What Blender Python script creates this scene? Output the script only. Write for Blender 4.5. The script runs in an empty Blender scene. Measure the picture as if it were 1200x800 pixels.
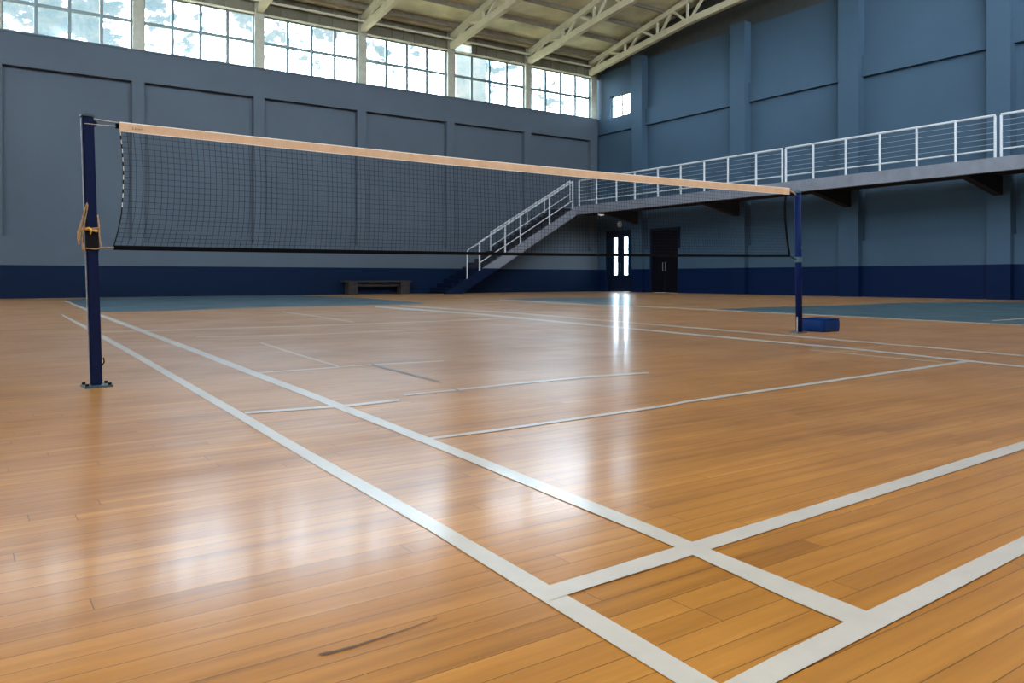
import bpy, bmesh, math, random
from mathutils import Vector, Matrix
random.seed(7)
C = bpy.context.scene.collection
SC = bpy.context.scene

# ------------------------------------------------------------------ camera
F = 930.0; HZ = 326.0; H = 0.62; YAW = math.radians(34.9)
FW = Vector((math.sin(YAW), math.cos(YAW), 0)); RT = Vector((math.cos(YAW), -math.sin(YAW), 0))
cam_d = bpy.data.cameras.new('camera'); cam = bpy.data.objects.new('camera', cam_d); C.objects.link(cam)
cam.location = (0, 0, H); cam.rotation_euler = (math.pi/2, 0, -YAW)
cam_d.sensor_width = 36; cam_d.lens = F/1200*36; cam_d.shift_y = -(400-HZ)/1200
cam_d.clip_start = 0.05; cam_d.clip_end = 500
SC.camera = cam

def ray(u, v):
    return FW + RT*((u-600)/F) + Vector((0, 0, 1))*((HZ-v)/F)
def floor_at(u, v, z=0.0):
    d = ray(u, v); t = (z-H)/d.z
    return Vector((0, 0, H)) + d*t
def on_x(u, v, x):
    d = ray(u, v); return Vector((0, 0, H)) + d*(x/d.x)
def on_y(u, v, y):
    d = ray(u, v); return Vector((0, 0, H)) + d*(y/d.y)

# ------------------------------------------------------------------ materials
def new_mat(name):
    m = bpy.data.materials.new(name); m.use_nodes = True
    nt = m.node_tree; b = nt.nodes['Principled BSDF']
    return m, nt, b
def N(nt, kind, **kw):
    n = nt.nodes.new(kind)
    for k, v in kw.items(): setattr(n, k, v)
    return n
def M(nt, op, a, b=None, c=None):
    n = N(nt, 'ShaderNodeMath', operation=op)
    for i, s in enumerate((a, b, c)):
        if s is None: continue
        if isinstance(s, (int, float)): n.inputs[i].default_value = s
        else: nt.links.new(s, n.inputs[i])
    return n.outputs[0]
def mixc(nt, fac, a, b, mode='MIX'):
    n = N(nt, 'ShaderNodeMix', data_type='RGBA', blend_type=mode)
    for s, k in ((fac, 0), (a, 6), (b, 7)):
        if isinstance(s, (int, float)): n.inputs[k].default_value = s
        elif isinstance(s, tuple): n.inputs[k].default_value = (*s, 1)
        else: nt.links.new(s, n.inputs[k])
    return n.outputs[2]
def noise(nt, vec, scale, detail=3, rough=.5):
    n = N(nt, 'ShaderNodeTexNoise'); n.inputs['Scale'].default_value = scale
    n.inputs['Detail'].default_value = detail; n.inputs['Roughness'].default_value = rough
    if vec is not None: nt.links.new(vec, n.inputs['Vector'])
    return n.outputs['Fac']
def maprange(nt, v, a, b, c, d):
    n = N(nt, 'ShaderNodeMapRange')
    nt.links.new(v, n.inputs[0])
    for i, x in enumerate((a, b, c, d)): n.inputs[i+1].default_value = x
    return n.outputs[0]
def objcoord(nt):
    return N(nt, 'ShaderNodeTexCoord').outputs['Object']

def mat_simple(name, col, rough=.5, metal=0, var=.12, scale=6, bump=0, spec=.5):
    m, nt, b = new_mat(name)
    co = objcoord(nt); f = noise(nt, co, scale, 4)
    dark = tuple(c*(1-var) for c in col); light = tuple(min(1, c*(1+var)) for c in col)
    nt.links.new(mixc(nt, maprange(nt, f, .3, .7, 0, 1), dark, light), b.inputs['Base Color'])
    b.inputs['Roughness'].default_value = rough; b.inputs['Metallic'].default_value = metal
    b.inputs['Specular IOR Level'].default_value = spec
    if bump:
        bn = N(nt, 'ShaderNodeBump'); bn.inputs['Strength'].default_value = bump; bn.inputs['Distance'].default_value = .01
        nt.links.new(noise(nt, co, scale*8, 3), bn.inputs['Height']); nt.links.new(bn.outputs[0], b.inputs['Normal'])
    return m

def mat_wall(name, col, navy, line=1.03):
    m, nt, b = new_mat(name)
    geo = N(nt, 'ShaderNodeNewGeometry'); sx = N(nt, 'ShaderNodeSeparateXYZ')
    nt.links.new(geo.outputs['Position'], sx.inputs[0])
    f = noise(nt, geo.outputs['Position'], .35, 4, .6)
    up = mixc(nt, maprange(nt, f, .3, .7, 0, 1), tuple(c*.93 for c in col), tuple(c*1.07 for c in col))
    step = M(nt, 'GREATER_THAN', sx.outputs['Z'], line)
    nt.links.new(mixc(nt, step, navy, up), b.inputs['Base Color'])
    b.inputs['Roughness'].default_value = .65
    b.inputs['Specular IOR Level'].default_value = .1
    bn = N(nt, 'ShaderNodeBump'); bn.inputs['Strength'].default_value = .15; bn.inputs['Distance'].default_value = .02
    nt.links.new(noise(nt, geo.outputs['Position'], 7, 4), bn.inputs['Height']); nt.links.new(bn.outputs[0], b.inputs['Normal'])
    return m

def varnish(nt, m, b, base_col, nrm, co):
    """diffuse wood or paint under a worn varnish: a clear lobe and a hazy one, weighted by Fresnel"""
    out = nt.nodes['Material Output']; nt.nodes.remove(b)
    df = N(nt, 'ShaderNodeBsdfDiffuse'); nt.links.new(base_col, df.inputs['Color'])
    g1 = N(nt, 'ShaderNodeBsdfGlossy'); g2 = N(nt, 'ShaderNodeBsdfGlossy'); fr = N(nt, 'ShaderNodeFresnel'); fr.inputs['IOR'].default_value = VARNISH_IOR
    wear = noise(nt, co, 1.1, 4, .6)
    nt.links.new(maprange(nt, wear, .3, .7, *CLEAR_R), g1.inputs['Roughness']); g2.inputs['Roughness'].default_value = HAZE_R
    mg = N(nt, 'ShaderNodeMixShader'); nt.links.new(maprange(nt, wear, .3, .7, *HAZE_MIX), mg.inputs[0])
    nt.links.new(g1.outputs[0], mg.inputs[1]); nt.links.new(g2.outputs[0], mg.inputs[2])
    mx = N(nt, 'ShaderNodeMixShader'); nt.links.new(M(nt, 'MINIMUM', fr.outputs[0], .64), mx.inputs[0])
    nt.links.new(df.outputs[0], mx.inputs[1]); nt.links.new(mg.outputs[0], mx.inputs[2]); nt.links.new(mx.outputs[0], out.inputs[0])
    if nrm is not None:
        for n in (df, g1, g2, fr): nt.links.new(nrm, n.inputs['Normal'])
    return m

def mat_floor():
    m, nt, b = new_mat('varnished_planks')
    co = objcoord(nt); s = N(nt, 'ShaderNodeSeparateXYZ'); nt.links.new(co, s.inputs[0])
    x, y = s.outputs['X'], s.outputs['Y']
    W = .064; L = 1.7
    v = M(nt, 'DIVIDE', y, W); row = M(nt, 'FLOOR', v)
    wn = N(nt, 'ShaderNodeTexWhiteNoise', noise_dimensions='1D'); nt.links.new(row, wn.inputs['W'])
    u = M(nt, 'ADD', M(nt, 'DIVIDE', x, L), M(nt, 'MULTIPLY', wn.outputs['Value'], 17.0)); seg = M(nt, 'FLOOR', u)
    cx = N(nt, 'ShaderNodeCombineXYZ'); nt.links.new(row, cx.inputs[0]); nt.links.new(seg, cx.inputs[1])
    wn2 = N(nt, 'ShaderNodeTexWhiteNoise', noise_dimensions='2D'); nt.links.new(cx.outputs[0], wn2.inputs['Vector'])
    # long grain: stretched noise
    cg = N(nt, 'ShaderNodeCombineXYZ')
    nt.links.new(M(nt, 'ADD', M(nt, 'MULTIPLY', x, .9), M(nt, 'MULTIPLY', wn2.outputs['Value'], 40)), cg.inputs[0])
    nt.links.new(M(nt, 'MULTIPLY', y, 14), cg.inputs[1])
    g = noise(nt, cg.outputs[0], 1.6, 5, .6)
    cg2 = N(nt, 'ShaderNodeCombineXYZ'); nt.links.new(M(nt, 'MULTIPLY', x, .35), cg2.inputs[0]); nt.links.new(M(nt, 'MULTIPLY', y, 2.2), cg2.inputs[1])
    g2 = noise(nt, cg2.outputs[0], 1.5, 3, .55)
    tone = M(nt, 'ADD', M(nt, 'MULTIPLY', wn2.outputs['Value'], .15), M(nt, 'ADD', M(nt, 'MULTIPLY', g, 1.05), M(nt, 'MULTIPLY', g2, .8)))
    rp = N(nt, 'ShaderNodeValToRGB'); nt.links.new(M(nt, 'SUBTRACT', tone, .465), rp.inputs[0])
    e = rp.color_ramp.elements
    e[0].position = .12; e[0].color = (0.288, 0.108, 0.012, 1)
    e[1].position = .92; e[1].color = (0.816, 0.402, 0.090, 1)
    k = e.new(.40); k.color = (0.492, 0.204, 0.025, 1)
    k = e.new(.66); k.color = (0.624, 0.274, 0.041, 1)
    fv = M(nt, 'FRACT', v); fu = M(nt, 'FRACT', u)
    ev = M(nt, 'MINIMUM', fv, M(nt, 'SUBTRACT', 1, fv)); eu = M(nt, 'MINIMUM', fu, M(nt, 'SUBTRACT', 1, fu))
    gap = M(nt, 'MAXIMUM', M(nt, 'LESS_THAN', ev, .019), M(nt, 'LESS_THAN', eu, .0007))
    nt.links.new(mixc(nt, M(nt, 'MULTIPLY', gap, .72), rp.outputs[0], (.09, .04, .012)), b.inputs['Base Color'])
    base_col = b.inputs['Base Color'].links[0].from_socket
    # slight cupping of each board + ripple along the grain
    bow = M(nt, 'MULTIPLY', M(nt, 'MULTIPLY', fv, M(nt, 'SUBTRACT', 1, fv)), .05)
    cr = N(nt, 'ShaderNodeCombineXYZ'); nt.links.new(M(nt, 'MULTIPLY', x, .8), cr.inputs[0]); nt.links.new(M(nt, 'MULTIPLY', y, 6), cr.inputs[1])
    rip = M(nt, 'MULTIPLY', noise(nt, cr.outputs[0], 2.0, 3, .5), .10)
    hgt = rip
    bn = N(nt, 'ShaderNodeBump'); bn.inputs['Strength'].default_value = .35; bn.inputs['Distance'].default_value = .012
    nt.links.new(hgt, bn.inputs['Height'])
    return varnish(nt, m, b, base_col, bn.outputs[0], co)


def mat_paint(name, col):
    m, nt, b = new_mat(name)
    f = noise(nt, objcoord(nt), 9, 4, .6)
    nt.links.new(mixc(nt, maprange(nt, f, .3, .7, 0, 1), tuple(c*.93 for c in col), tuple(c*1.04 for c in col)), b.inputs['Base Color'])
    return varnish(nt, m, b, b.inputs['Base Color'].links[0].from_socket, None, objcoord(nt))

def mat_pane():
    m, nt, b = new_mat('dusty_window_glass'); out = nt.nodes['Material Output']; nt.nodes.remove(b)
    tr = N(nt, 'ShaderNodeBsdfTransparent'); gl = N(nt, 'ShaderNodeBsdfGlossy'); gl.inputs['Roughness'].default_value = .05
    geo = N(nt, 'ShaderNodeNewGeometry')
    f = noise(nt, geo.outputs['Position'], 2.2, 5, .65)
    nt.links.new(mixc(nt, maprange(nt, f, .35, .65, 0, 1), (.78, .88, .92), (.97, .98, .97)), tr.inputs['Color'])
    mx = N(nt, 'ShaderNodeMixShader'); mx.inputs[0].default_value = .05
    nt.links.new(tr.outputs[0], mx.inputs[1]); nt.links.new(gl.outputs[0], mx.inputs[2]); nt.links.new(mx.outputs[0], out.inputs[0])
    return m

def mat_glow(name, col, s):
    m, nt, b = new_mat(name)
    b.inputs['Base Color'].default_value = (*col, 1)
    b.inputs['Emission Color'].default_value = (*col, 1); b.inputs['Emission Strength'].default_value = s
    return m

VARNISH_IOR = 1.8; CLEAR_R = (.12, .19); HAZE_R = .28; HAZE_MIX = (.60, .82)
MAT = dict(
    floor=mat_floor(),
    line=mat_paint('white_line_paint', (.72, .705, .67)),
    thin=mat_paint('worn_line_paint', (.72, .62, .50)),
    teal=mat_paint('teal_court_paint', (.016, .105, .15)),
    mark=mat_paint('dark_scuff', (.13, .055, .02)),
    grime=mat_paint('grey_scuff', (.16, .13, .12)),
    wall_l=mat_wall('blue_grey_plaster', (.062, .076, .092), (.0005, .0065, .023)),
    wall_r=mat_wall('blue_plaster', (.039, .068, .098), (.0003, .0065, .030)),
    beige=mat_simple('cream_steel', (.60, .57, .41), .5, var=.1, scale=2),
    column=mat_simple('putty_steel', (.30, .285, .21), .5),
    spandrel=mat_simple('beige_cladding', (.155, .145, .095), .6, var=.12, scale=1.5),
    deck=mat_simple('roof_deck', (.62, .61, .42), .55, var=.3, scale=.8),
    purlin=mat_simple('purlin_steel', (.22, .20, .15), .55, var=.15),
    gable=mat_simple('shadow_gap_gable', (.03, .034, .034), .7),  # shadow gap between wall top and truss put into this dark colour
    frame=mat_simple('teal_grey_frame', (.10, .15, .15), .45, var=.1),
    pane=mat_pane(),
    slab=mat_simple('grey_concrete', (.125, .13, .15), .7, var=.12, scale=3),
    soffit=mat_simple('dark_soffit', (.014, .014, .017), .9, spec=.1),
    rail=mat_simple('white_rail_paint', (.40, .41, .42), .5, var=.06),
    wire=mat_simple('steel_wire', (.35, .40, .45), .35, metal=.6),
    step=mat_wall('dark_step_paint', (.02, .02, .026), (.001, .004, .016)),
    stair=mat_wall('stair_paint', (.15, .155, .18), (.0012, .006, .022)),
    door=mat_simple('navy_door', (.002, .006, .018), .5, var=.1, spec=.15),
    frame_d=mat_simple('navy_frame', (.002, .007, .020), .6, spec=.15),
    black_door=mat_simple('black_door', (.002, .002, .004), .7, spec=.08),
    metal=mat_simple('brushed_metal', (.2, .2, .22), .45, metal=1),
    post=mat_simple('navy_enamel', (.001, .0075, .046), .5, var=.12, scale=20, spec=.2),
    post_round=mat_simple('blue_enamel', (.0004, .010, .070), .5, var=.12, scale=20, spec=.1),
    post_worn_sunlit=mat_simple('worn_and_sunlit_white', (.30, .33, .38), .5, scale=30, var=.3),  # worn edge of the square post, painted sunlight on the round one
    plate=mat_simple('teal_grey_plate', (.05, .10, .12), .4),
    tape=mat_simple('peach_tape', (.68, .46, .29), .75, var=.08, scale=12, bump=.2),
    tapew=mat_simple('white_piping', (.85, .82, .75), .7, var=.05),
    cord=mat_simple('black_cord', (.010, .010, .013), .9, spec=.1),
    band=mat_simple('black_band', (.004, .004, .005), .9, spec=.05),
    rope=mat_simple('tan_rope', (.38, .24, .12), .85, var=.35, scale=60, bump=.4),
    yellow=mat_simple('yellow_strap', (.65, .36, .06), .7, var=.2, scale=40),
    clear_cord=mat_simple('pale_cord', (.62, .60, .48), .6),
    vinyl=mat_simple('blue_vinyl', (.0005, .022, .115), .5, spec=.12, var=.15, scale=9, bump=.1),
    wood=mat_simple('dark_bench_wood', (.022, .017, .015), .7, spec=.2, var=.25, scale=8),
    lamp_body=mat_simple('lamp_housing', (.5, .5, .48), .5),
    glow=mat_glow('lamp_diffuser', (1, .93, .85), .35),
    ext=mat_simple('pale_render', (.17, .165, .145), .8, var=.06, scale=.6),
)

# ------------------------------------------------------------------ mesh helpers
def box(bm, x0, x1, y0, y1, z0, z1):
    vs = [bm.verts.new((x, y, z)) for z in (z0, z1) for (x, y) in ((x0, y0), (x1, y0), (x1, y1), (x0, y1))]
    for f in ((3, 2, 1, 0), (4, 5, 6, 7), (0, 1, 5, 4), (1, 2, 6, 5), (2, 3, 7, 6), (3, 0, 4, 7)):
        bm.faces.new([vs[i] for i in f])
def beam(bm, p, q, w, h, up=Vector((0, 0, 1))):
    p, q = Vector(p), Vector(q); d = (q-p).normalized()
    s = d.cross(up)
    if s.length < 1e-4: s = d.cross(Vector((1, 0, 0)))
    s.normalize(); t = s.cross(d).normalized()
    vs = []
    for c in (p, q):
        for a, b in ((-1, -1), (1, -1), (1, 1), (-1, 1)):
            vs.append(bm.verts.new(c + s*a*w/2 + t*b*h/2))
    for f in ((3, 2, 1, 0), (4, 5, 6, 7), (0, 1, 5, 4), (1, 2, 6, 5), (2, 3, 7, 6), (3, 0, 4, 7)):
        bm.faces.new([vs[i] for i in f])
def tube(bm, pts, r, n=8, cap=True):
    pts = [Vector(p) for p in pts]; rs = r if isinstance(r, (list, tuple)) else [r]*len(pts)
    prev = None; rings = []
    for i, p in enumerate(pts):
        d = (pts[min(i+1, len(pts)-1)] - pts[max(i-1, 0)]).normalized()
        if prev is None:
            a = d.cross(Vector((0, 0, 1)))
            if a.length < 1e-3: a = d.cross(Vector((1, 0, 0)))
        else: a = prev - d*prev.dot(d)
        a.normalize(); prev = a; b = d.cross(a)
        rings.append([bm.verts.new(p + (a*math.cos(k*2*math.pi/n) + b*math.sin(k*2*math.pi/n))*rs[i]) for k in range(n)])
    for r0, r1 in zip(rings, rings[1:]):
        for k in range(n): bm.faces.new((r0[k], r0[(k+1) % n], r1[(k+1) % n], r1[k]))
    if cap:
        bm.faces.new(rings[0][::-1]); bm.faces.new(rings[-1])
def prism(bm, poly, axis, a0, a1):
    """poly: 2D points in the two remaining axes order; extruded along axis from a0 to a1."""
    def P(p, a):
        if axis == 'x': return (a, p[0], p[1])
        if axis == 'y': return (p[0], a, p[1])
        return (p[0], p[1], a)
    A = [bm.verts.new(P(p, a0)) for p in poly]; B = [bm.verts.new(P(p, a1)) for p in poly]
    n = len(poly)
    bm.faces.new(A); bm.faces.new(B[::-1])
    for i in range(n): bm.faces.new((A[i], B[i], B[(i+1) % n], A[(i+1) % n]))
def obj(name, bm, mat, parent=None, smooth=False, bevel=0):
    bmesh.ops.recalc_face_normals(bm, faces=bm.faces)
    if bevel: bmesh.ops.bevel(bm, geom=list(bm.edges), offset=bevel, segments=2, affect='EDGES', profile=.6)
    me = bpy.data.meshes.new(name)
    if smooth:
        for f in bm.faces: f.smooth = True
    bm.to_mesh(me); bm.free()
    me.materials.append(MAT[mat] if isinstance(mat, str) else mat)
    o = bpy.data.objects.new(name, me); C.objects.link(o)
    if parent is not None:
        o.parent = parent
        o.matrix_parent_inverse = Matrix.Translation(-Vector(parent.location)) if parent.type == 'EMPTY' else Matrix()
    return o
def B(): return bmesh.new()
def thing(name, label, cat, loc=(0, 0, 0), group=None):
    o = bpy.data.objects.new(name, None); C.objects.link(o); o.location = loc; o.empty_display_size = .1
    o['label'] = label; o['category'] = cat
    if group: o['group'] = group
    return o
def struct(name, bm, mat, parent=None, **k):
    o = obj(name, bm, mat, parent, **k)
    if parent is None: o['kind'] = 'structure'
    return o

# ------------------------------------------------------------------ hall dimensions
XW, YW = 25.0, 28.7               # right wall, window wall
XL, YR = -19.0, -14.0             # far-left end wall, rear wall
COLS = [0.9+4*k for k in range(-5, 6)] + [24.75]
EAVE = 11.05; RIDGE_Y = 7.35; PITCH = .203
def roof_z(y): return EAVE + PITCH*((YW-y) if y > RIDGE_Y else (y-YR))

# ------------------------------------------------------------------ floor
bm = B(); box(bm, XL-.3, XW+.4, YR-.3, YW+.5, -.2, 0)
floor = struct('floor', bm, 'floor')
def strip(name, pts, mat, z):
    """pts: (u, v_upper, v_lower) edge readings turned into floor points."""
    bm = B(); prev = None
    for u, a, b in pts:
        p, q = floor_at(u, a), floor_at(u, b)
        vs = [bm.verts.new((p.x, p.y, z)), bm.verts.new((q.x, q.y, z))]
        if prev: bm.faces.new((prev[0], vs[0], vs[1], prev[1]))
        prev = vs
    o = obj(name, bm, mat, floor)
    return o
def mid(pts, t): return [(u, v-t/2, v+t/2) for u, v in pts]
strip('court_line', [(72.5, 368, 370), (116, 389.8, 394.6), (175, 422, 428.5), (235, 456, 464.5), (285, 484, 494), (360, 527, 539.5),
      (500, 604, 620), (600, 661, 682.5), (750, 747, 775), (862, 813, 844)], 'line', .0016)
strip('court_line', [(75.5, 351.6, 353), (116, 367, 370.4), (175, 388.8, 393), (235, 411, 416.3), (305, 437.5, 443.8), (360, 457.8, 465), (400, 473.3, 481),
      (505, 513.7, 522.8), (555, 533.5, 543), (650, 571, 583), (750, 610.5, 624), (812, 636, 651), (925, 681, 703), (1016, 717, 741)], 'line', .0020)
strip('court_line', [(640, 688, 706), (700, 670, 686.5), (791, 642, 658), (812, 635.5, 651), (900, 609, 623), (1050, 563, 575), (1200, 517, 526.7), (1400, 456, 462), (1440, 443.5, 449)], 'line', .0024)
strip('court_line', [(845, 803, 840), (912, 768, 800), (1016, 717, 746), (1100, 677, 702.5), (1200, 629, 650), (1400, 535, 547), (1560, 460, 467)], 'line', .0028)
strip('court_line', mid([(502, 514.5), (580, 504.5), (780, 475.7), (800, 471.5), (1000, 442.7), (1133, 423.6)], 2.6), 'line', .0024)
strip('court_line', mid([(287, 484), (407, 475.5), (440, 472), (468, 469)], 2.4), 'line', .0024)
strip('court_line', mid([(474, 463.2), (580, 452.3), (692, 441.3), (760, 437)], 1.7), 'line', .0024)
strip('court_line', mid([(304, 437), (435, 427.5), (520, 423)], 1.2), 'thin', .0024)
strip('court_line', mid([(305, 401.5), (347, 415), (397, 429.5)], 1.9), 'thin', .0028)
strip('court_line', mid([(330, 365.2), (380, 372), (415, 377.5)], 1.3), 'thin', .0028)
strip('court_line', mid([(116, 389), (360, 382), (480, 377.5), (575, 373.8)], 1.1), 'thin', .0016)
strip('court_line', mid([(230, 395), (360, 392), (500, 386)], .9), 'thin', .0016)
strip('court_line', mid([(470, 358.3), (600, 366.5), (780, 381.4), (1000, 399.7), (1200, 417), (1300, 425.5), (1600, 451)], 1.6), 'thin', .0020)
strip('court_line', mid([(440, 359.4), (560, 368), (780, 389), (1000, 409), (1200, 430), (1300, 440), (1600, 470)], 1.9), 'line', .0022)
strip('court_line', mid([(950, 410), (1000, 415), (1105, 424.5)], 1.0), 'thin', .0016)
strip('court_line', mid([(585, 351.2), (700, 357.3), (795, 361), (860, 364.5), (1000, 371.3), (1200, 381.2), (1300, 386), (1500, 395.6)], 1.1), 'thin', .0026)
strip('court_line', mid([(1163, 375.8), (1200, 373.6), (1260, 370)], .9), 'thin', .0030)
def zone(pts):
    bm = B(); bm.faces.new([bm.verts.new((*floor_at(u, v).xy, .0010)) for u, v in pts])
    return obj('painted_zone', bm, 'teal', floor)
zone([(78, 351.4), (105, 349.2), (340, 345.8), (420, 348.6), (505, 355.3), (415, 358), (340, 359.5), (200, 364), (113, 365.8)])
zone([(592, 350.6), (640, 348.7), (735, 348.3), (742, 358.3), (700, 357)])
zone([(830, 362.8), (880, 360.6), (1000, 357), (1060, 354.5), (1200, 353.6), (1300, 353.2), (1300, 385.6), (1200, 380.8), (1000, 371)])
strip('scuff_mark', mid([(435, 427.3), (475, 437), (515, 447.5)], 1.8), 'grime', .0034)
strip('scuff_mark', mid([(528, 454.5), (545, 460.5)], 1.2), 'grime', .0034)
strip('scuff_mark', [(373, 767, 767.6), (380, 764.8, 768), (390, 763, 765.6), (412, 757.6, 760), (428, 752.5, 754.2), (445, 747.6, 749), (480, 736, 737.2), (512, 724.6, 725.2)], 'mark', .0014)

# ------------------------------------------------------------------ window wall
bm = B()
box(bm, XL, XW+.5, YW+.22, YW+.45, 0, 8.15)
box(bm, XL, XW-.0, YW, YW+.22, 0, 1.9)
box(bm, XL, XW-.0, YW, YW+.22, 7.15, 8.15)
for c in COLS: box(bm, max(XL, c-.19), c+.19 if c < 24 else XW, YW, YW+.22, 1.9, 7.15)
wall_left = struct('wall_left', bm, 'wall_l')
bm = B(); VX = (17.12, 17.95, 10.2, 10.56)     # opening added over the fifth window to show as a spot of light
box(bm, XL, VX[0], YW+.05, YW+.2, 10.12, EAVE+.02); box(bm, VX[1], XW+.4, YW+.05, YW+.2, 10.12, EAVE+.02)
box(bm, VX[0], VX[1], YW+.05, YW+.2, 10.12, VX[2]); box(bm, VX[0], VX[1], YW+.05, YW+.2, VX[3], EAVE+.02)
for k in range(int((XW-XL)/.5)):
    x = XL+.25+k*.5
    if VX[0]-.06 < x < VX[1]+.06: continue
    box(bm, x-.05, x+.05, YW+.02, YW+.05, 10.12, EAVE)
obj('spandrel', bm, 'spandrel', wall_left)
bm = B(); box(bm, VX[0], VX[1], YW+.12, YW+.125, VX[2], VX[3]); obj('light_spot_pane', bm, 'pane', wall_left)
bm = B(); box(bm, XL, XW-.02, YW-.03, YW+.1, 8.15, 8.2); obj('sill', bm, 'wall_l', wall_left)
for c in COLS:
    bm = B(); box(bm, c-.17, min(c+.17, XW-.02), YW-.06, YW+.2, 8.2, EAVE+.02); obj('column', bm, 'column', wall_left)
for i in range(len(COLS)-1):
    x0, x1 = COLS[i]+.17, COLS[i+1]-.17
    if i+1 == len(COLS)-1: x1 = COLS[-1]-.17
    bm = B(); z0, z1 = 8.2, 10.12; ya, yb = YW+.08, YW+.15
    t = .045
    box(bm, x0, x1, ya, yb, z0, z0+t); box(bm, x0, x1, ya, yb, z1-t, z1)
    zm = 9.15; box(bm, x0, x1, ya, yb, zm-.052, zm+.052)
    for k in range(5):
        x = x0 + (x1-x0)*k/4
        for (a, b) in ((z0+t, zm-.052), (zm+.052, z1-t)):
            box(bm, max(x0, x-.052), min(x1, x+.052), ya, yb, a, b)
    w = struct('window_%d' % (i+1), bm, 'frame')
    bm = B(); box(bm, x0, x1, YW+.16, YW+.165, z0, z1); obj('pane', bm, 'pane', w)
    bm = B(); box(bm, x0, x1, YW-.02, YW+.078, z1, z1+.06); obj('head_trim', bm, 'beige', w)

# ------------------------------------------------------------------ right wall
PIL = [(25.5, 26.15), (19.9, 20.6), (15.2, 15.95), (10.5, 11.15), (5.6, 6.3), (.7, 1.4), (-4.2, -3.5), (-9.1, -8.4)]
GT = 10.4
D1 = (26.35, 28.15, 2.83); D2 = (23.55, 25.25, 2.8); WN = (26.6, 28.0, 8.1, 9.15)
def slab_with_holes(bm, x0, x1, y0, y1, z0, z1, holes):
    ys = sorted({y0, y1, *[min(max(h[0], y0), y1) for h in holes], *[min(max(h[1], y0), y1) for h in holes]})
    for a, b in zip(ys, ys[1:]):
        if b-a < 1e-6: continue
        m = (a+b)/2; cuts = sorted([(h[2], h[3]) for h in holes if h[0] < m < h[1]])
        z = z0
        for c0, c1 in cuts:
            c0, c1 = max(c0, z0), min(c1, z1)
            if c1 <= c0: continue
            if c0 > z: box(bm, x0, x1, a, b, z, c0)
            z = c1
        if z < z1: box(bm, x0, x1, a, b, z, z1)
holes = [(D1[0], D1[1], 0, D1[2]), (D2[0], D2[1], 0, D2[2]), (WN[0], WN[1], WN[2], WN[3])]
bm = B()
slab_with_holes(bm, XW+.15, XW+.4, YR, YW+.22, 0, GT, holes)
slab_with_holes(bm, XW, XW+.15, YR, YW, 0, 1.9, holes)
slab_with_holes(bm, XW, XW+.15, YR, YW, 7.42, 8.15, holes)
for a, b in PIL: box(bm, XW-.22, XW+.15, a, b, 0, GT+.12)
wall_right = struct('wall_right', bm, 'wall_r')
bm = B(); prism(bm, [(YR, GT), (YW+.2, GT), (YW+.2, EAVE), (RIDGE_Y, roof_z(RIDGE_Y)), (YR, EAVE)], 'x', XW+.41, XW+.55)
obj('gable', bm, 'gable', wall_right)
# corner window
y0, y1, z0, z1 = WN; ym = (y0+y1)/2; bm = B(); t = .035
xa, xb = XW+.28, XW+.34
box(bm, xa, xb, y0, y1, z0, z0+t); box(bm, xa, xb, y0, y1, z1-t, z1)
zz = z0+.62
for y in (y0, ym, y1): box(bm, xa, xb, max(y0, y-t), min(y1, y+t), z0+t, z1-t)
for a, b in ((y0+t, ym-t), (ym+t, y1-t)): box(bm, xa, xb, a, b, zz-t*.4, zz+t*.4)
w = struct('window_12', bm, 'frame')
bm = B(); box(bm, XW+.345, XW+.35, y0, y1, z0, z1); obj('pane', bm, 'pane', w)

# doors
def double_door(name, y0, y1, h, glazed):
    bm = B(); t = .08; xa, xb = XW+.04, XW+.2
    box(bm, xa, xb, y0, y0+t, 0, h); box(bm, xa, xb, y1-t, y1, 0, h); box(bm, xa, xb, y0+t, y1-t, h-t, h)
    d = struct(name, bm, 'frame_d')
    ym = (y0+y1)/2
    for s, (a, b) in enumerate(((y0+t, ym-.006), (ym+.006, y1-t))):
        bm = B(); xl, xr = XW+.09, XW+.15
        if glazed:
            c = (a+b)/2 + (.02 if s == 0 else -.11); g = .14; za, zb = .78, 2.5
            box(bm, xl, xr, a, c-g, .002, h-t); box(bm, xl, xr, c+g, b, .002, h-t)
            box(bm, xl, xr, c-g, c+g, .002, za); box(bm, xl, xr, c-g, c+g, zb, h-t)
            leaf = obj('door_leaf', bm, 'door', d)
            bm = B(); box(bm, xl+.02, xl+.026, c-g, c+g, za, zb); obj('glass_strip', bm, 'pane', leaf)
            bm = B()
            for k in range(1, 9):
                z = za+(zb-za)*k/9; box(bm, xl+.03, xl+.04, c-g, c+g, z-.008, z+.008)
            obj('glazing_bars', bm, 'frame', leaf)
        else:
            box(bm, xl, xr, a, b, .002, h-t); leaf = obj('door_leaf', bm, 'black_door', d)
        bm = B(); yy = b-.07 if s == 0 else a+.07
        tube(bm, [(xl, yy, .95), (xl-.05, yy, .95), (xl-.05, yy, 1.3), (xl, yy, 1.3)], .012, 8)
        obj('handle', bm, 'metal', leaf)
    return d
double_door('door_1', *D1, True)
double_door('door_2', *D2, False)

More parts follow.
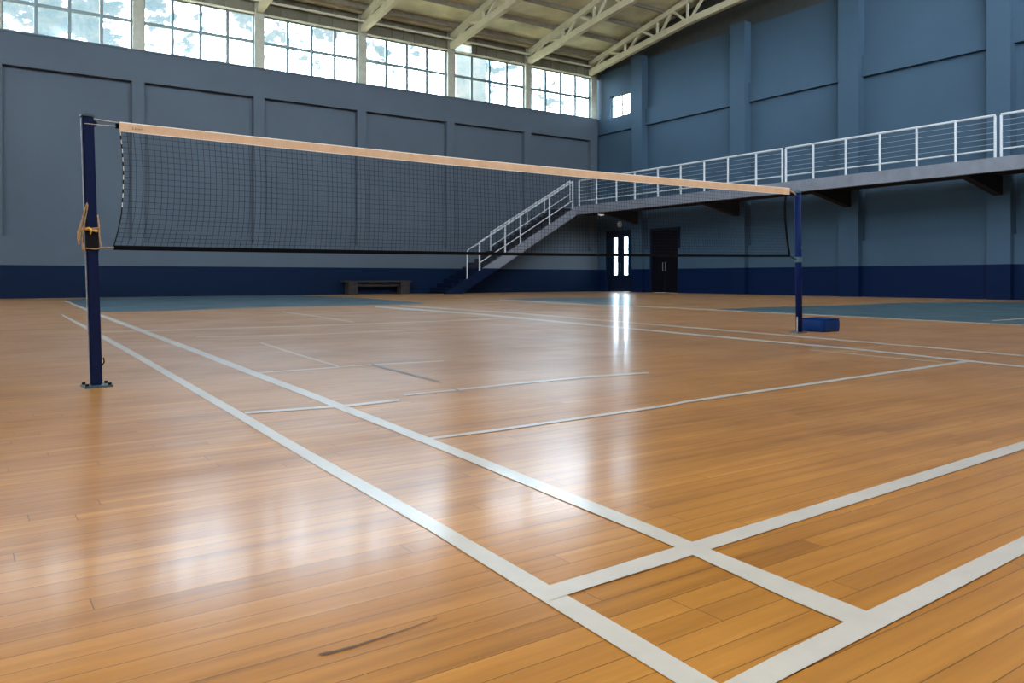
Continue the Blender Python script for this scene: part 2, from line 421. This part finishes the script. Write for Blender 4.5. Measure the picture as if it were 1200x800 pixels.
# ------------------------------------------------------------------ other walls (behind the viewer)
bm = B(); box(bm, XL, XW+.4, YR-.3, YR, 0, EAVE)
wall_rear = struct('wall_rear', bm, 'wall_l')
bm = B(); EW = (19.0, 28.0, 4.0, 8.5)
slab_with_holes(bm, XL-.3, XL, YR-.3, YW+.45, 0, EAVE, [EW])
prism(bm, [(YR-.3, EAVE), (YW+.45, EAVE), (RIDGE_Y, roof_z(RIDGE_Y))], 'x', XL-.3, XL)
wall_end = struct('wall_far_left', bm, 'wall_l')
bm = B()
for k in range(9):
    y = EW[0]+.05+(EW[1]-EW[0]-.1)*k/8; box(bm, XL-.18, XL-.10, y-.05, y+.05, EW[2], EW[3])
w = struct('window_13', bm, 'frame')  # unseen window added to light the panel reveals and the right wall
bm = B(); box(bm, XL-.2, XL-.19, EW[0], EW[1], EW[2], EW[3]); obj('pane', bm, 'pane', w)

# ------------------------------------------------------------------ roof
SKY0, SKY1 = -9.0, 6.0            # roof-light strip along the ridge, out of the frame
def roof_slab(bm, ya, yb, t=.12):
    za, zb = roof_z(ya), roof_z(yb)
    prism(bm, [(ya, za), (yb, zb), (yb, zb+t), (ya, za+t)], 'x', XL-.4, XW+.7)
bm = B(); roof_slab(bm, SKY1, YW+.6); roof_slab(bm, YR-.5, SKY0)
ceiling = struct('ceiling', bm, 'deck')
k = 0; y = YW-.55
while y > SKY1:
    bm = B(); z = roof_z(y)-.13
    beam(bm, (XL, y, z), (XW+.38, y, z), .09, .24); obj('purlin', bm, 'purlin', ceiling); y -= 1.45
bm = B(); box(bm, XL, XW+.3, YW-.32, YW-.1, EAVE-.18, EAVE+.02); obj('eave_beam', bm, 'beige', ceiling)
bm = B(); box(bm, XL, XW+.3, YW-.16, YW-.08, EAVE-.5, EAVE-.42); obj('eave_rail', bm, 'beige', ceiling)
# roof-light glazing bars
bm = B()
for k in range(12):
    x = XL+2+k*4
    beam(bm, (x, SKY1, roof_z(SKY1)+.06), (x, RIDGE_Y, roof_z(RIDGE_Y)+.06), .12, .12); beam(bm, (x, RIDGE_Y, roof_z(RIDGE_Y)+.06), (x, SKY0, roof_z(SKY0)+.06), .12, .12)
obj('rooflight_bars', bm, 'beige', ceiling)

# trusses
def chord_z(y):
    return 10.32 + .13*(YW-.2-y) if y > 22.5 else 10.32+.13*6.0+.07*(22.5-y)
TR = [(8.9, 'leftmost of the five cream roof trusses, with only its lower end showing'),
      (12.9, 'second cream roof truss from the left, its lower end landing over the window row'),
      (16.9, 'cream roof truss landing just left of the small bright spot of light above the windows'),
      (20.9, 'cream roof truss landing on the column beside the window nearest the corner'),
      (24.45, 'cream roof truss running along the top of the balcony wall from the corner')]
for x, lab in TR:
    t = thing('roof_truss', lab, 'truss', (x, YW-.2, 10.32), 'cream roof trusses')
    ys = [YW-.2, 26.2, 24.2, 22.5, 20.2, 18, 16, 14, 11, RIDGE_Y]
    bm = B()
    for a, b in ((YW-.1, 22.5), (22.5, RIDGE_Y)): beam(bm, (x, a, chord_z(a)), (x, b, chord_z(b)), .20, .26)
    obj('bottom_chord', bm, 'beige', t)
    bm = B(); tz = lambda y: roof_z(y)-.36
    beam(bm, (x, YW-.1, tz(YW-.1)), (x, RIDGE_Y, tz(RIDGE_Y)), .18, .22); obj('top_chord', bm, 'beige', t)
    web = []
    for a, b in zip(ys, ys[1:]):
        m = (a+b)/2
        web.append(((x, a-.1, chord_z(a-.1)), (x, m, tz(m)))); web.append(((x, m, tz(m)), (x, b, chord_z(b))))
        web.append(((x, b, chord_z(b)), (x, b, tz(b))))
    for p, q in web:
        bm = B(); beam(bm, p, q, .09, .09); obj('web_member', bm, 'beige', t)

# ------------------------------------------------------------------ balcony, stair and railings
XB = 22.5; ZB = 3.82; ZS = 3.45; YS = 27.2; YE = -6.0
bal = thing('balcony', 'grey concrete balcony running along the blue wall above the doors', 'balcony', (XB, YS, ZS))
bm = B(); box(bm, XB, XB+.16, YE, YW-.02, ZS, ZB); obj('fascia', bm, 'slab', bal)
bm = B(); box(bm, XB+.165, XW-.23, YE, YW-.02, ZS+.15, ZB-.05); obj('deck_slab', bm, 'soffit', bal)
for a, b in PIL:
    m = (a+b)/2
    if m < YE: continue
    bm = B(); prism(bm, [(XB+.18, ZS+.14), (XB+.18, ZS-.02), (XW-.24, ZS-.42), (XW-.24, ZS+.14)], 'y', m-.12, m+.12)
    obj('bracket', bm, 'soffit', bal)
# staircase
n = 22; rise = ZB/n; X0 = 15.85; run = (XB-X0)/n
st = thing('staircase', 'grey staircase climbing along the window wall up to the balcony', 'staircase', (X0, YS, 0))
def sz(x): return (x-X0)*rise/run
for y in (YS, YW-.14):
    bm = B()
    prism(bm, [(X0-.1, 0), (X0+.70, 0), (XB-.005, ZS-.02), (XB-.005, ZB-.02), (X0-.1, .02)], 'y', y, y+.1)
    obj('stringer', bm, 'stair', st)
for k in range(n-1):
    x = X0 + run*k; z = rise*(k+1)
    bm = B(); box(bm, x, x+run+.02, YS+.12, YW-.16, z-.05, z+.06); box(bm, x, x+.03, YS+.12, YW-.16, z-rise+.06, z-.05)
    obj('step', bm, 'step', st)
# railings
def railing(name, lab, pts, group, wires=5, low=.21, high=1.12, post=.072, postbase=.002):
    """pts: post foot points along the rail, first to last."""
    t = thing(name, lab, 'railing', pts[0], group)
    for p in pts:
        bm = B(); p = Vector(p); tube(bm, [p+Vector((0, 0, postbase)), p+Vector((0, 0, high-.02))], post/2, 8); obj('post', bm, 'rail', t)
    a, b = Vector(pts[0]), Vector(pts[-1])
    bm = B(); tube(bm, [a+Vector((0, 0, high)), b+Vector((0, 0, high))], .036, 8); obj('top_rail', bm, 'rail', t)
    bm = B(); tube(bm, [a+Vector((0, 0, low)), b+Vector((0, 0, low))], .024, 8); obj('bottom_rail', bm, 'rail', t)
    for k in range(wires):
        z = low+(high-low)*(k+1)/(wires+1); bm = B()
        tube(bm, [a+Vector((0, 0, z)), b+Vector((0, 0, z))], .008, 5); obj('wire', bm, 'wire', t)
    return t
xr = XB+.05
ys1 = [27.12, 25.96, 24.7, 23.6, 22.3, 21.1, 19.94, 18.84, 17.62, 16.56]
ys2 = [16.42, 15.39, 14.25, 13.14, 12.03, 10.95, 9.93]
ys3 = [9.78, 8.7, 7.6, 6.5, 5.4, 4.3]
g = 'white wire railings of the balcony'
railing('guard_railing', 'white wire balcony railing nearest the stair, ending at the top step', [(xr, y, ZB) for y in ys1], g)
railing('guard_railing', 'white wire balcony railing section in the middle, above the blue net post and pad', [(xr, y, ZB) for y in ys2], g)
railing('guard_railing', 'white wire balcony railing section farthest from the stair, cut by the frame', [(xr, y, ZB) for y in ys3], g)
def slope_pts(y, us, x_first=None):
    out = []
    for u in us:
        x = on_y(u, 300, y).x; out.append((x, y, sz(x)+.0))
    return out
g = 'white handrails of the staircase'
near = slope_pts(YS+.05, [562, 592, 610, 644, 671])
hr = railing('stair_railing', 'white sloping handrail on the open side of the staircase', near, g, wires=0, low=.36, high=1.2, postbase=.0)
bm = B(); p = slope_pts(YS+.05, [547.5])[0]
tube(bm, [(p[0], p[1], max(0, p[2])), (p[0], p[1], 1.66), (p[0]+.04, p[1], 1.76), (p[0]+.12, p[1], 1.82), (near[0][0], near[0][1], near[0][2]+1.17)], .026, 8)
obj('end_post', bm, 'rail', hr)
far = slope_pts(YW-.10, [575, 618, 638, 668])
railing('stair_railing', 'white sloping handrail on the wall side of the staircase', far, g, wires=0, low=.28, high=.88, post=.05, postbase=.0)

# lamps below the balcony
p = on_x(714, 250, 24.0); 
t = thing('ceiling_light', 'small round white lamp under the balcony above the glazed door', 'lamp', (24.0, 27.3, ZS+.15))
bm = B(); tube(bm, [(24.0, 27.3, ZS+.15), (24.0, 27.3, ZS+.07)], .17, 16); obj('housing', bm, 'lamp_body', t)
bm = B(); tube(bm, [(24.0, 27.3, ZS+.07), (24.0, 27.3, ZS+.04), (24, 27.3, ZS+.02)], [.15, .13, .06], 16); obj('diffuser', bm, 'glow', t)
t = thing('wall_light', 'round bulkhead lamp on the wall over the glazed double door', 'lamp', (XW+.15, 27.3, 3.1))
bm = B(); tube(bm, [(XW+.15, 27.3, 3.12), (XW+.10, 27.3, 3.12)], .14, 16); obj('base', bm, 'lamp_body', t)
bm = B(); tube(bm, [(XW+.10, 27.3, 3.12), (XW+.05, 27.3, 3.12), (XW+.02, 27.3, 3.12)], [.12, .10, .05], 16); obj('globe', bm, 'lamp_body', t)

# bench
t = thing('bench', 'low dark wooden bench against the navy band of the window wall', 'bench', (13.3, 28.3, 0))
bm = B(); box(bm, 11.95, 14.75, 28.08, 28.55, .47, .53); obj('seat', bm, 'wood', t)
for x in (12.1, 14.3):
    bm = B(); box(bm, x, x+.36, 28.12, 28.5, 0, .47); obj('leg', bm, 'wood', t)
bm = B(); box(bm, 12.46, 14.3, 28.3, 28.34, .30, .42); obj('stretcher', bm, 'wood', t)

# ------------------------------------------------------------------ net, posts, rope, pad
LB = floor_at(112.5, 453); RB = floor_at(936.5, 390)
ND = (RB-LB).normalized(); NN = Vector((-ND.y, ND.x, 0))     # along the net / away from the viewer
def netpt(u, v, off=0):
    d = ray(u, v); o = Vector((0, 0, H)); t = (LB-o).dot(NN)/d.dot(NN)
    return o + d*t + NN*off
def sq_tube(bm, p, q, w, d):
    """square section bar from p to q, w along the net, d across it"""
    vs = []
    for c in (p, q):
        for a, b in ((-1, -1), (1, -1), (1, 1), (-1, 1)): vs.append(bm.verts.new(c + ND*a*w/2 + NN*b*d/2))
    for f in ((3, 2, 1, 0), (4, 5, 6, 7), (0, 1, 5, 4), (1, 2, 6, 5), (2, 3, 7, 6), (3, 0, 4, 7)): bm.faces.new([vs[i] for i in f])
Z = Vector((0, 0, 1))
# left post
tl = netpt(102, 137); lp = Vector((LB.x, LB.y, .012))
t = thing('net_post', 'navy square net post with tan rope tied at its middle', 'net post', (LB.x, LB.y, 0), 'navy net posts')
bm = B(); sq_tube(bm, lp, tl, .060, .060); bmesh.ops.bevel(bm, geom=list(bm.edges), offset=.006, segments=2, affect='EDGES'); pole = obj('pole', bm, 'post', t)
bm = B(); sq_tube(bm, lp-ND*.0315+Z*.01, tl-ND*.0315-Z*.01, .004, .016); obj('worn_edge', bm, 'post_worn_sunlit', t)
bm = B(); sq_tube(bm, LB+ND*.004, LB+ND*.004+Z*.012, .145, .13); obj('base_plate', bm, 'plate', t)
for s in (-1, 1):
    for q in (-1, 1):
        bm = B(); c = LB+ND*(.004+s*.058)+NN*q*.05; tube(bm, [c+Z*.012, c+Z*.024], .010, 6); obj('bolt', bm, 'cord', t)
bm = B(); sq_tube(bm, tl, tl+Z*.012, .070, .070); cap = obj('cap', bm, 'plate', t)
bm = B(); c = tl - Z*.035 + ND*.034
tube(bm, [c+NN*-.02, c+NN*.02], .016, 12); obj('pulley', bm, 'cord', t)
bm = B(); a = lp.lerp(tl, .40)
sq_tube(bm, lp.lerp(tl, .50)+ND*.0, lp.lerp(tl, .58), .066, .066); obj('winch_sleeve', bm, 'cord', t)
bm = B(); c = lp.lerp(tl, .07)+ND*.034
tube(bm, [c, c+ND*.012+Z*.02, c+ND*.008+Z*.045], .004, 6); obj('hook', bm, 'cord', t)
# right post
tr_ = netpt(934.7, 226); rp = Vector((RB.x, RB.y, .014))
t = thing('net_post', 'navy round net post standing beside the blue padded block', 'net post', (RB.x, RB.y, 0), 'navy net posts')
bm = B(); tube(bm, [rp, tr_], .036, 16); obj('pole', bm, 'post_round', t, smooth=True)
bm = B(); tube(bm, [tr_, tr_+Z*.02, tr_+Z*.035], [.042, .042, .03], 16); obj('cap', bm, 'plate', t)
bm = B(); sq_tube(bm, RB-ND*.02, RB-ND*.02+Z*.014, .20, .10); obj('base_plate', bm, 'plate', t)
bm = B(); c = rp-ND*.040; tube(bm, [c+Z*.0, c+Z*.17], .008, 8); obj('sunlit_strip', bm, 'post_worn_sunlit', t)  # sunlight on the pole's lower edge, painted as a pale strip
bm = B(); c = rp.lerp(tr_, .52); tube(bm, [c-Z*.03, c+Z*.03], .043, 16); obj('collar', bm, 'plate', t)
bm = B(); c = rp.lerp(tr_, .60)+ND*.037; tube(bm, [c, c+ND*.03, c+ND*.035+Z*.03], .006, 6); obj('hook', bm, 'metal', t)

# net
net = thing('net', 'black mesh court net with a peach tape along its top', 'net', (LB+ND*.3))
def coons_edges(pts):
    return [netpt(u, v) for u, v in pts]
NL, NR = coons_edges([(140.5, 152), (143.2, 176), (144.6, 200), (144.2, 225), (142.5, 250), (138.5, 270), (133.5, 288)]), \
         coons_edges([(921, 227), (919.8, 240), (920.0, 252), (920.8, 264), (922, 276), (923.5, 288), (925.3, 299)])
def lerp_list(L, w):
    x = w*(len(L)-1); i = min(int(x), len(L)-2); return L[i].lerp(L[i+1], x-i)
def net_at(s, w):
    p = lerp_list(NL, w).lerp(lerp_list(NR, w), s); sag = .022 if w < .5 else .014
    return p - Z*((.022*(1-w)+.012*w)*4*s*(1-s)) + NN*(.012*math.sin(w*3.1)*math.sin(s*9))
bm = B(); LEN = (NL[0]-NR[0]).length; nv = int(LEN/.036); nh = 21; r = .0012
def ribbon(bm, pts, r, n=3): tube(bm, pts, r, n, cap=False)
for k in range(1, nv): ribbon(bm, [net_at(k/nv, j/10) for j in range(11)], r)
for k in range(1, nh): ribbon(bm, [net_at(j/60, k/nh) for j in range(61)], r)
obj('mesh', bm, 'cord', net)
def band(bm, top, bot, th):
    n = len(top); vs = []
    for a, b in zip(top, bot): vs.append([bm.verts.new(a-NN*th), bm.verts.new(b-NN*th), bm.verts.new(b+NN*th), bm.verts.new(a+NN*th)])
    for p, q in zip(vs, vs[1:]):
        for k in range(4): bm.faces.new((p[k], q[k], q[(k+1) % 4], p[(k+1) % 4]))
    bm.faces.new(vs[0][::-1]); bm.faces.new(vs[-1])
TT = [netpt(140.2, 143.6).lerp(netpt(925, 220.6), j/40) - Z*(.022*4*(j/40)*(1-j/40)) for j in range(41)]
TB = [netpt(140.2, 153.4).lerp(netpt(925, 227.6), j/40) - Z*(.022*4*(j/40)*(1-j/40)) for j in range(41)]
bm = B(); band(bm, TT, TB, .005); tape = obj('top_tape', bm, 'tape', net)
bm = B(); tube(bm, [p+Z*.001 for p in TT], .0042, 6); obj('piping', bm, 'tapew', tape)
bm = B(); tube(bm, [p-Z*.001-NN*.004 for p in TB], .0025, 5); obj('seam', bm, 'tapew', tape)
bm = B()   # small faded stamp near the tape's end: an upright and a few low strokes
def tp(s, w): return (TT[0].lerp(TT[40], s)).lerp(TB[0].lerp(TB[40], s), w) - NN*.0062
def stroke(s0, w0, s1, w1, th=.0012): beam(bm, tp(s0, w0), tp(s1, w1), .0008, th*2, up=NN)
ss = .0098
for (a, w0, b, w1) in ((0, .40, 0, .68), (0, .68, .0012, .68), (.0022, .52, .0022, .68), (.0022, .52, .0034, .52), (.0034, .52, .0034, .68), (.0022, .68, .0034, .68),
                       (.0046, .52, .0046, .68), (.0046, .52, .0056, .52), (.0056, .52, .0056, .68), (.0066, .52, .0066, .68), (.0066, .6, .0078, .6), (.0078, .52, .0078, .68)):
    stroke(ss+a, w0, ss+b, w1)
obj('faded_stamp', bm, 'wood', tape)
BT = [net_at(j/40, 1)+Z*.003 for j in range(41)]
zb = [0.027*(1-j/40)+.022*(j/40) for j in range(41)]
bm = B(); band(bm, BT, [p-Z*h for p, h in zip(BT, zb)], .006); obj('bottom_band', bm, 'band', net)
bm = B(); band(bm, [p-ND*.014 for p in NR], [p+ND*.014 for p in NR], .005); obj('side_band', bm, 'band', net)
bm = B(); tube(bm, NL, .0035, 6); ec = obj('edge_cord', bm, 'cord', net)
bm = B()
for k in range(13):
    a, b = (k+.15)/14, (k+.65)/14
    if k < 9: tube(bm, [lerp_list(NL, a)-NN*.003, lerp_list(NL, b)-NN*.003], .0026, 5)
obj('stitching', bm, 'clear_cord', ec)
bm = B(); a, b = tl-Z*.004+ND*.02, TT[0]; tube(bm, [a, a.lerp(b, .5)-Z*.002, b], .0022, 6); obj('head_cord', bm, 'clear_cord', net)
bm = B(); a = tl-Z*.043-ND*.02-NN*.031; tube(bm, [a, a+ND*.05, TT[0].lerp(TB[0], .45)], .0018, 6); obj('tie_cord', bm, 'clear_cord', net)
bm = B(); a, b = TT[0].lerp(TB[0], .15)-ND*.012, TT[0].lerp(TB[0], .7)-ND*.012; tube(bm, [a, b], .010, 8); obj('tape_end', bm, 'band', net)
bm = B(); tube(bm, [TT[40].lerp(TB[40], .3), tr_-Z*.03], .007, 6); obj('head_cord', bm, 'rope', net)
fb = netpt(117, 290); bm = B(); tube(bm, [fb-ND*.0+Z*0, BT[0]-Z*.013], .0045, 6); obj('foot_cord', bm, 'rope', net)
bm = B(); tube(bm, [BT[40]-Z*.012, rp.lerp(tr_, .52)-ND*.04], .006, 6); obj('foot_cord', bm, 'cord', net)

# rope bundle tied round the left post
t = thing('rope', 'tan rope knotted round the square net post with loose ends hanging down', 'rope', netpt(101, 268))
def rp_(pts, off): return [netpt(u, v, off) for u, v in pts]
bm = B(); tube(bm, rp_([(101, 238), (99, 243), (96.5, 253), (93.5, 265), (91.5, 272), (91.2, 280), (91.6, 287)], -.03), [.003, .004, .005, .007, .011, .009, .005], 8); obj('hanging_end', bm, 'rope', t, smooth=True)
bm = B(); tube(bm, rp_([(101.5, 240), (100, 250), (97.5, 262), (95.5, 272), (95, 283), (96, 291), (97.5, 296)], -.034), [.003, .0035, .004, .004, .004, .007, .004], 8); obj('hanging_end', bm, 'rope', t, smooth=True)
bm = B(); tube(bm, rp_([(113, 252), (114.5, 264), (115, 276), (116, 284), (117, 290), (112, 292), (99, 291)], -.034), .004, 8); obj('loop', bm, 'rope', t, smooth=True)
c = netpt(106.5, 269)
for k in range(3):
    bm = B(); a = c + Z*(.008*(k-1))
    ring = [a + ND*(.042*math.cos(q)) + NN*(.042*math.sin(q)) + Z*.004*math.sin(q*2+k) for q in [i*2*math.pi/20 for i in range(21)]]
    tube(bm, ring, .0045, 6); obj('coil', bm, 'yellow' if k == 1 else 'rope', t, smooth=True)
bm = B(); tube(bm, rp_([(98, 269), (102, 267.5), (105, 270), (104, 275)], -.045), [.004, .006, .009, .003], 8); obj('knot', bm, 'yellow', t, smooth=True)

# padded block
pc = floor_at(965, 389.3)
t = thing('base_weight', 'blue vinyl padded block on the floor behind the round net post', 'weight', pc)
bm = B(); dx, dy, hh = .30, .29, .155
ang = math.radians(-3)
vs = []
import itertools
nx, ny, nz = 4, 4, 3
bmesh.ops.create_cube(bm, size=1)
bmesh.ops.subdivide_edges(bm, edges=list(bm.edges), cuts=5, use_grid_fill=True)
for v in bm.verts:
    x, y, z = v.co
    v.co = Vector((x*dx, y*dy, z*hh))
    bul = 1+.05*(1-(2*z)**2)*(1 if abs(x) > .49 or abs(y) > .49 else 0)
    v.co.x *= bul; v.co.y *= bul
    if z > .49: v.co.z += .010*(1-(2*x)**2)*(1-(2*y)**2) - (.012 if max(abs(x), abs(y)) > .49 else 0)
    v.co += Vector((pc.x+dx/2, pc.y+dy/2, hh/2+.001))
obj('pad', bm, 'vinyl', t, smooth=True)
bm = B(); zt = hh-.006
tube(bm, [(pc.x-.004, pc.y-.004, zt), (pc.x+dx+.004, pc.y-.004, zt), (pc.x+dx+.004, pc.y+dy+.004, zt), (pc.x-.004, pc.y+dy+.004, zt), (pc.x-.004, pc.y-.004, zt)], .005, 6)
obj('piping', bm, 'vinyl', t)

# ------------------------------------------------------------------ neighbouring block seen through the fifth window
t = thing('building', 'pale plain building end seen through the left panes of the second window from the corner', 'building', (21.85, 35.6, 0))
bm = B(); box(bm, 20.95, 22.75, 35, 36.2, 0, 17); obj('wall', bm, 'ext', t)
bm = B(); box(bm, 20.75, 22.95, 34.8, 36.4, 17, 17.35); obj('parapet', bm, 'ext', t)

# ------------------------------------------------------------------ daylight
w = bpy.data.worlds.new('daylight'); SC.world = w; w.use_nodes = True; nt = w.node_tree
bg = nt.nodes['Background']; tc = N(nt, 'ShaderNodeTexCoord'); s = N(nt, 'ShaderNodeSeparateXYZ'); nt.links.new(tc.outputs['Generated'], s.inputs[0])
mp = N(nt, 'ShaderNodeMapping'); mp.inputs['Scale'].default_value = (1, 1, 1.5); nt.links.new(tc.outputs['Generated'], mp.inputs[0])
f = noise(nt, mp.outputs[0], 30, 4, .6); f2 = noise(nt, mp.outputs[0], 9, 2, .5)
f = M(nt, 'ADD', M(nt, 'MULTIPLY', f, .8), M(nt, 'MULTIPLY', f2, .2))
f = M(nt, 'ADD', f, maprange(nt, s.outputs['Z'], .22, .36, .05, -.03))
f = M(nt, 'ADD', f, maprange(nt, M(nt, 'ABSOLUTE', s.outputs['X']), .09, .2, -.11, .0))   # tree-filtered sky beyond the left bays
rp2 = N(nt, 'ShaderNodeValToRGB'); nt.links.new(f, rp2.inputs[0]); e = rp2.color_ramp.elements
e[0].position = .34; e[0].color = (.19, .255, .27, 1)
e[1].position = .62; e[1].color = (9, 10.7, 12.4, 1)
k = e.new(.445); k.color = (.24, .295, .32, 1)
k = e.new(.515); k.color = (6.3, 7.5, 8.9, 1)
col = mixc(nt, M(nt, 'GREATER_THAN', s.outputs['Z'], -.02), (1.35, 1.25, .85), rp2.outputs[0])
high = maprange(nt, s.outputs['Z'], .45, .7, 0, 1)      # bright thin overcast overhead
col = mixc(nt, high, col, (.42, .372, .305))
nt.links.new(col, bg.inputs['Color']); bg.inputs['Strength'].default_value = 3.25
def portal(loc, rot, sx, sy):
    d = bpy.data.lights.new('daylight_portal', 'AREA'); d.shape = 'RECTANGLE'; d.size = sx; d.size_y = sy; d.cycles.is_portal = True
    o = bpy.data.objects.new('daylight_portal', d); C.objects.link(o); o.location = loc; o.rotation_euler = rot
portal(((XL+XW)/2, YW+.19, 9.16), (-math.pi/2, 0, 0), XW-XL, 1.9)
portal(((XL+XW)/2, (SKY0+SKY1)/2, roof_z(RIDGE_Y)+.4), (0, 0, 0), XW-XL, SKY1-SKY0+1)
portal((XL-.21, 23.5, 6.25), (0, -math.pi/2, 0), 4.5, 9)
portal((XW+.39, 27.3, 8.62), (0, math.pi/2, 0), 1.05, 1.4)

# ------------------------------------------------------------------ colour management
SC.view_settings.view_transform = 'Standard'; SC.view_settings.look = 'None'
SC.view_settings.exposure = 0.0; SC.view_settings.gamma = 1; SC.view_settings.use_curve_mapping = False
SC.cycles.use_denoising = True; SC.cycles.max_bounces = 10; SC.cycles.diffuse_bounces = 5; SC.cycles.transparent_max_bounces = 16
SC.cycles.sample_clamp_indirect = 6
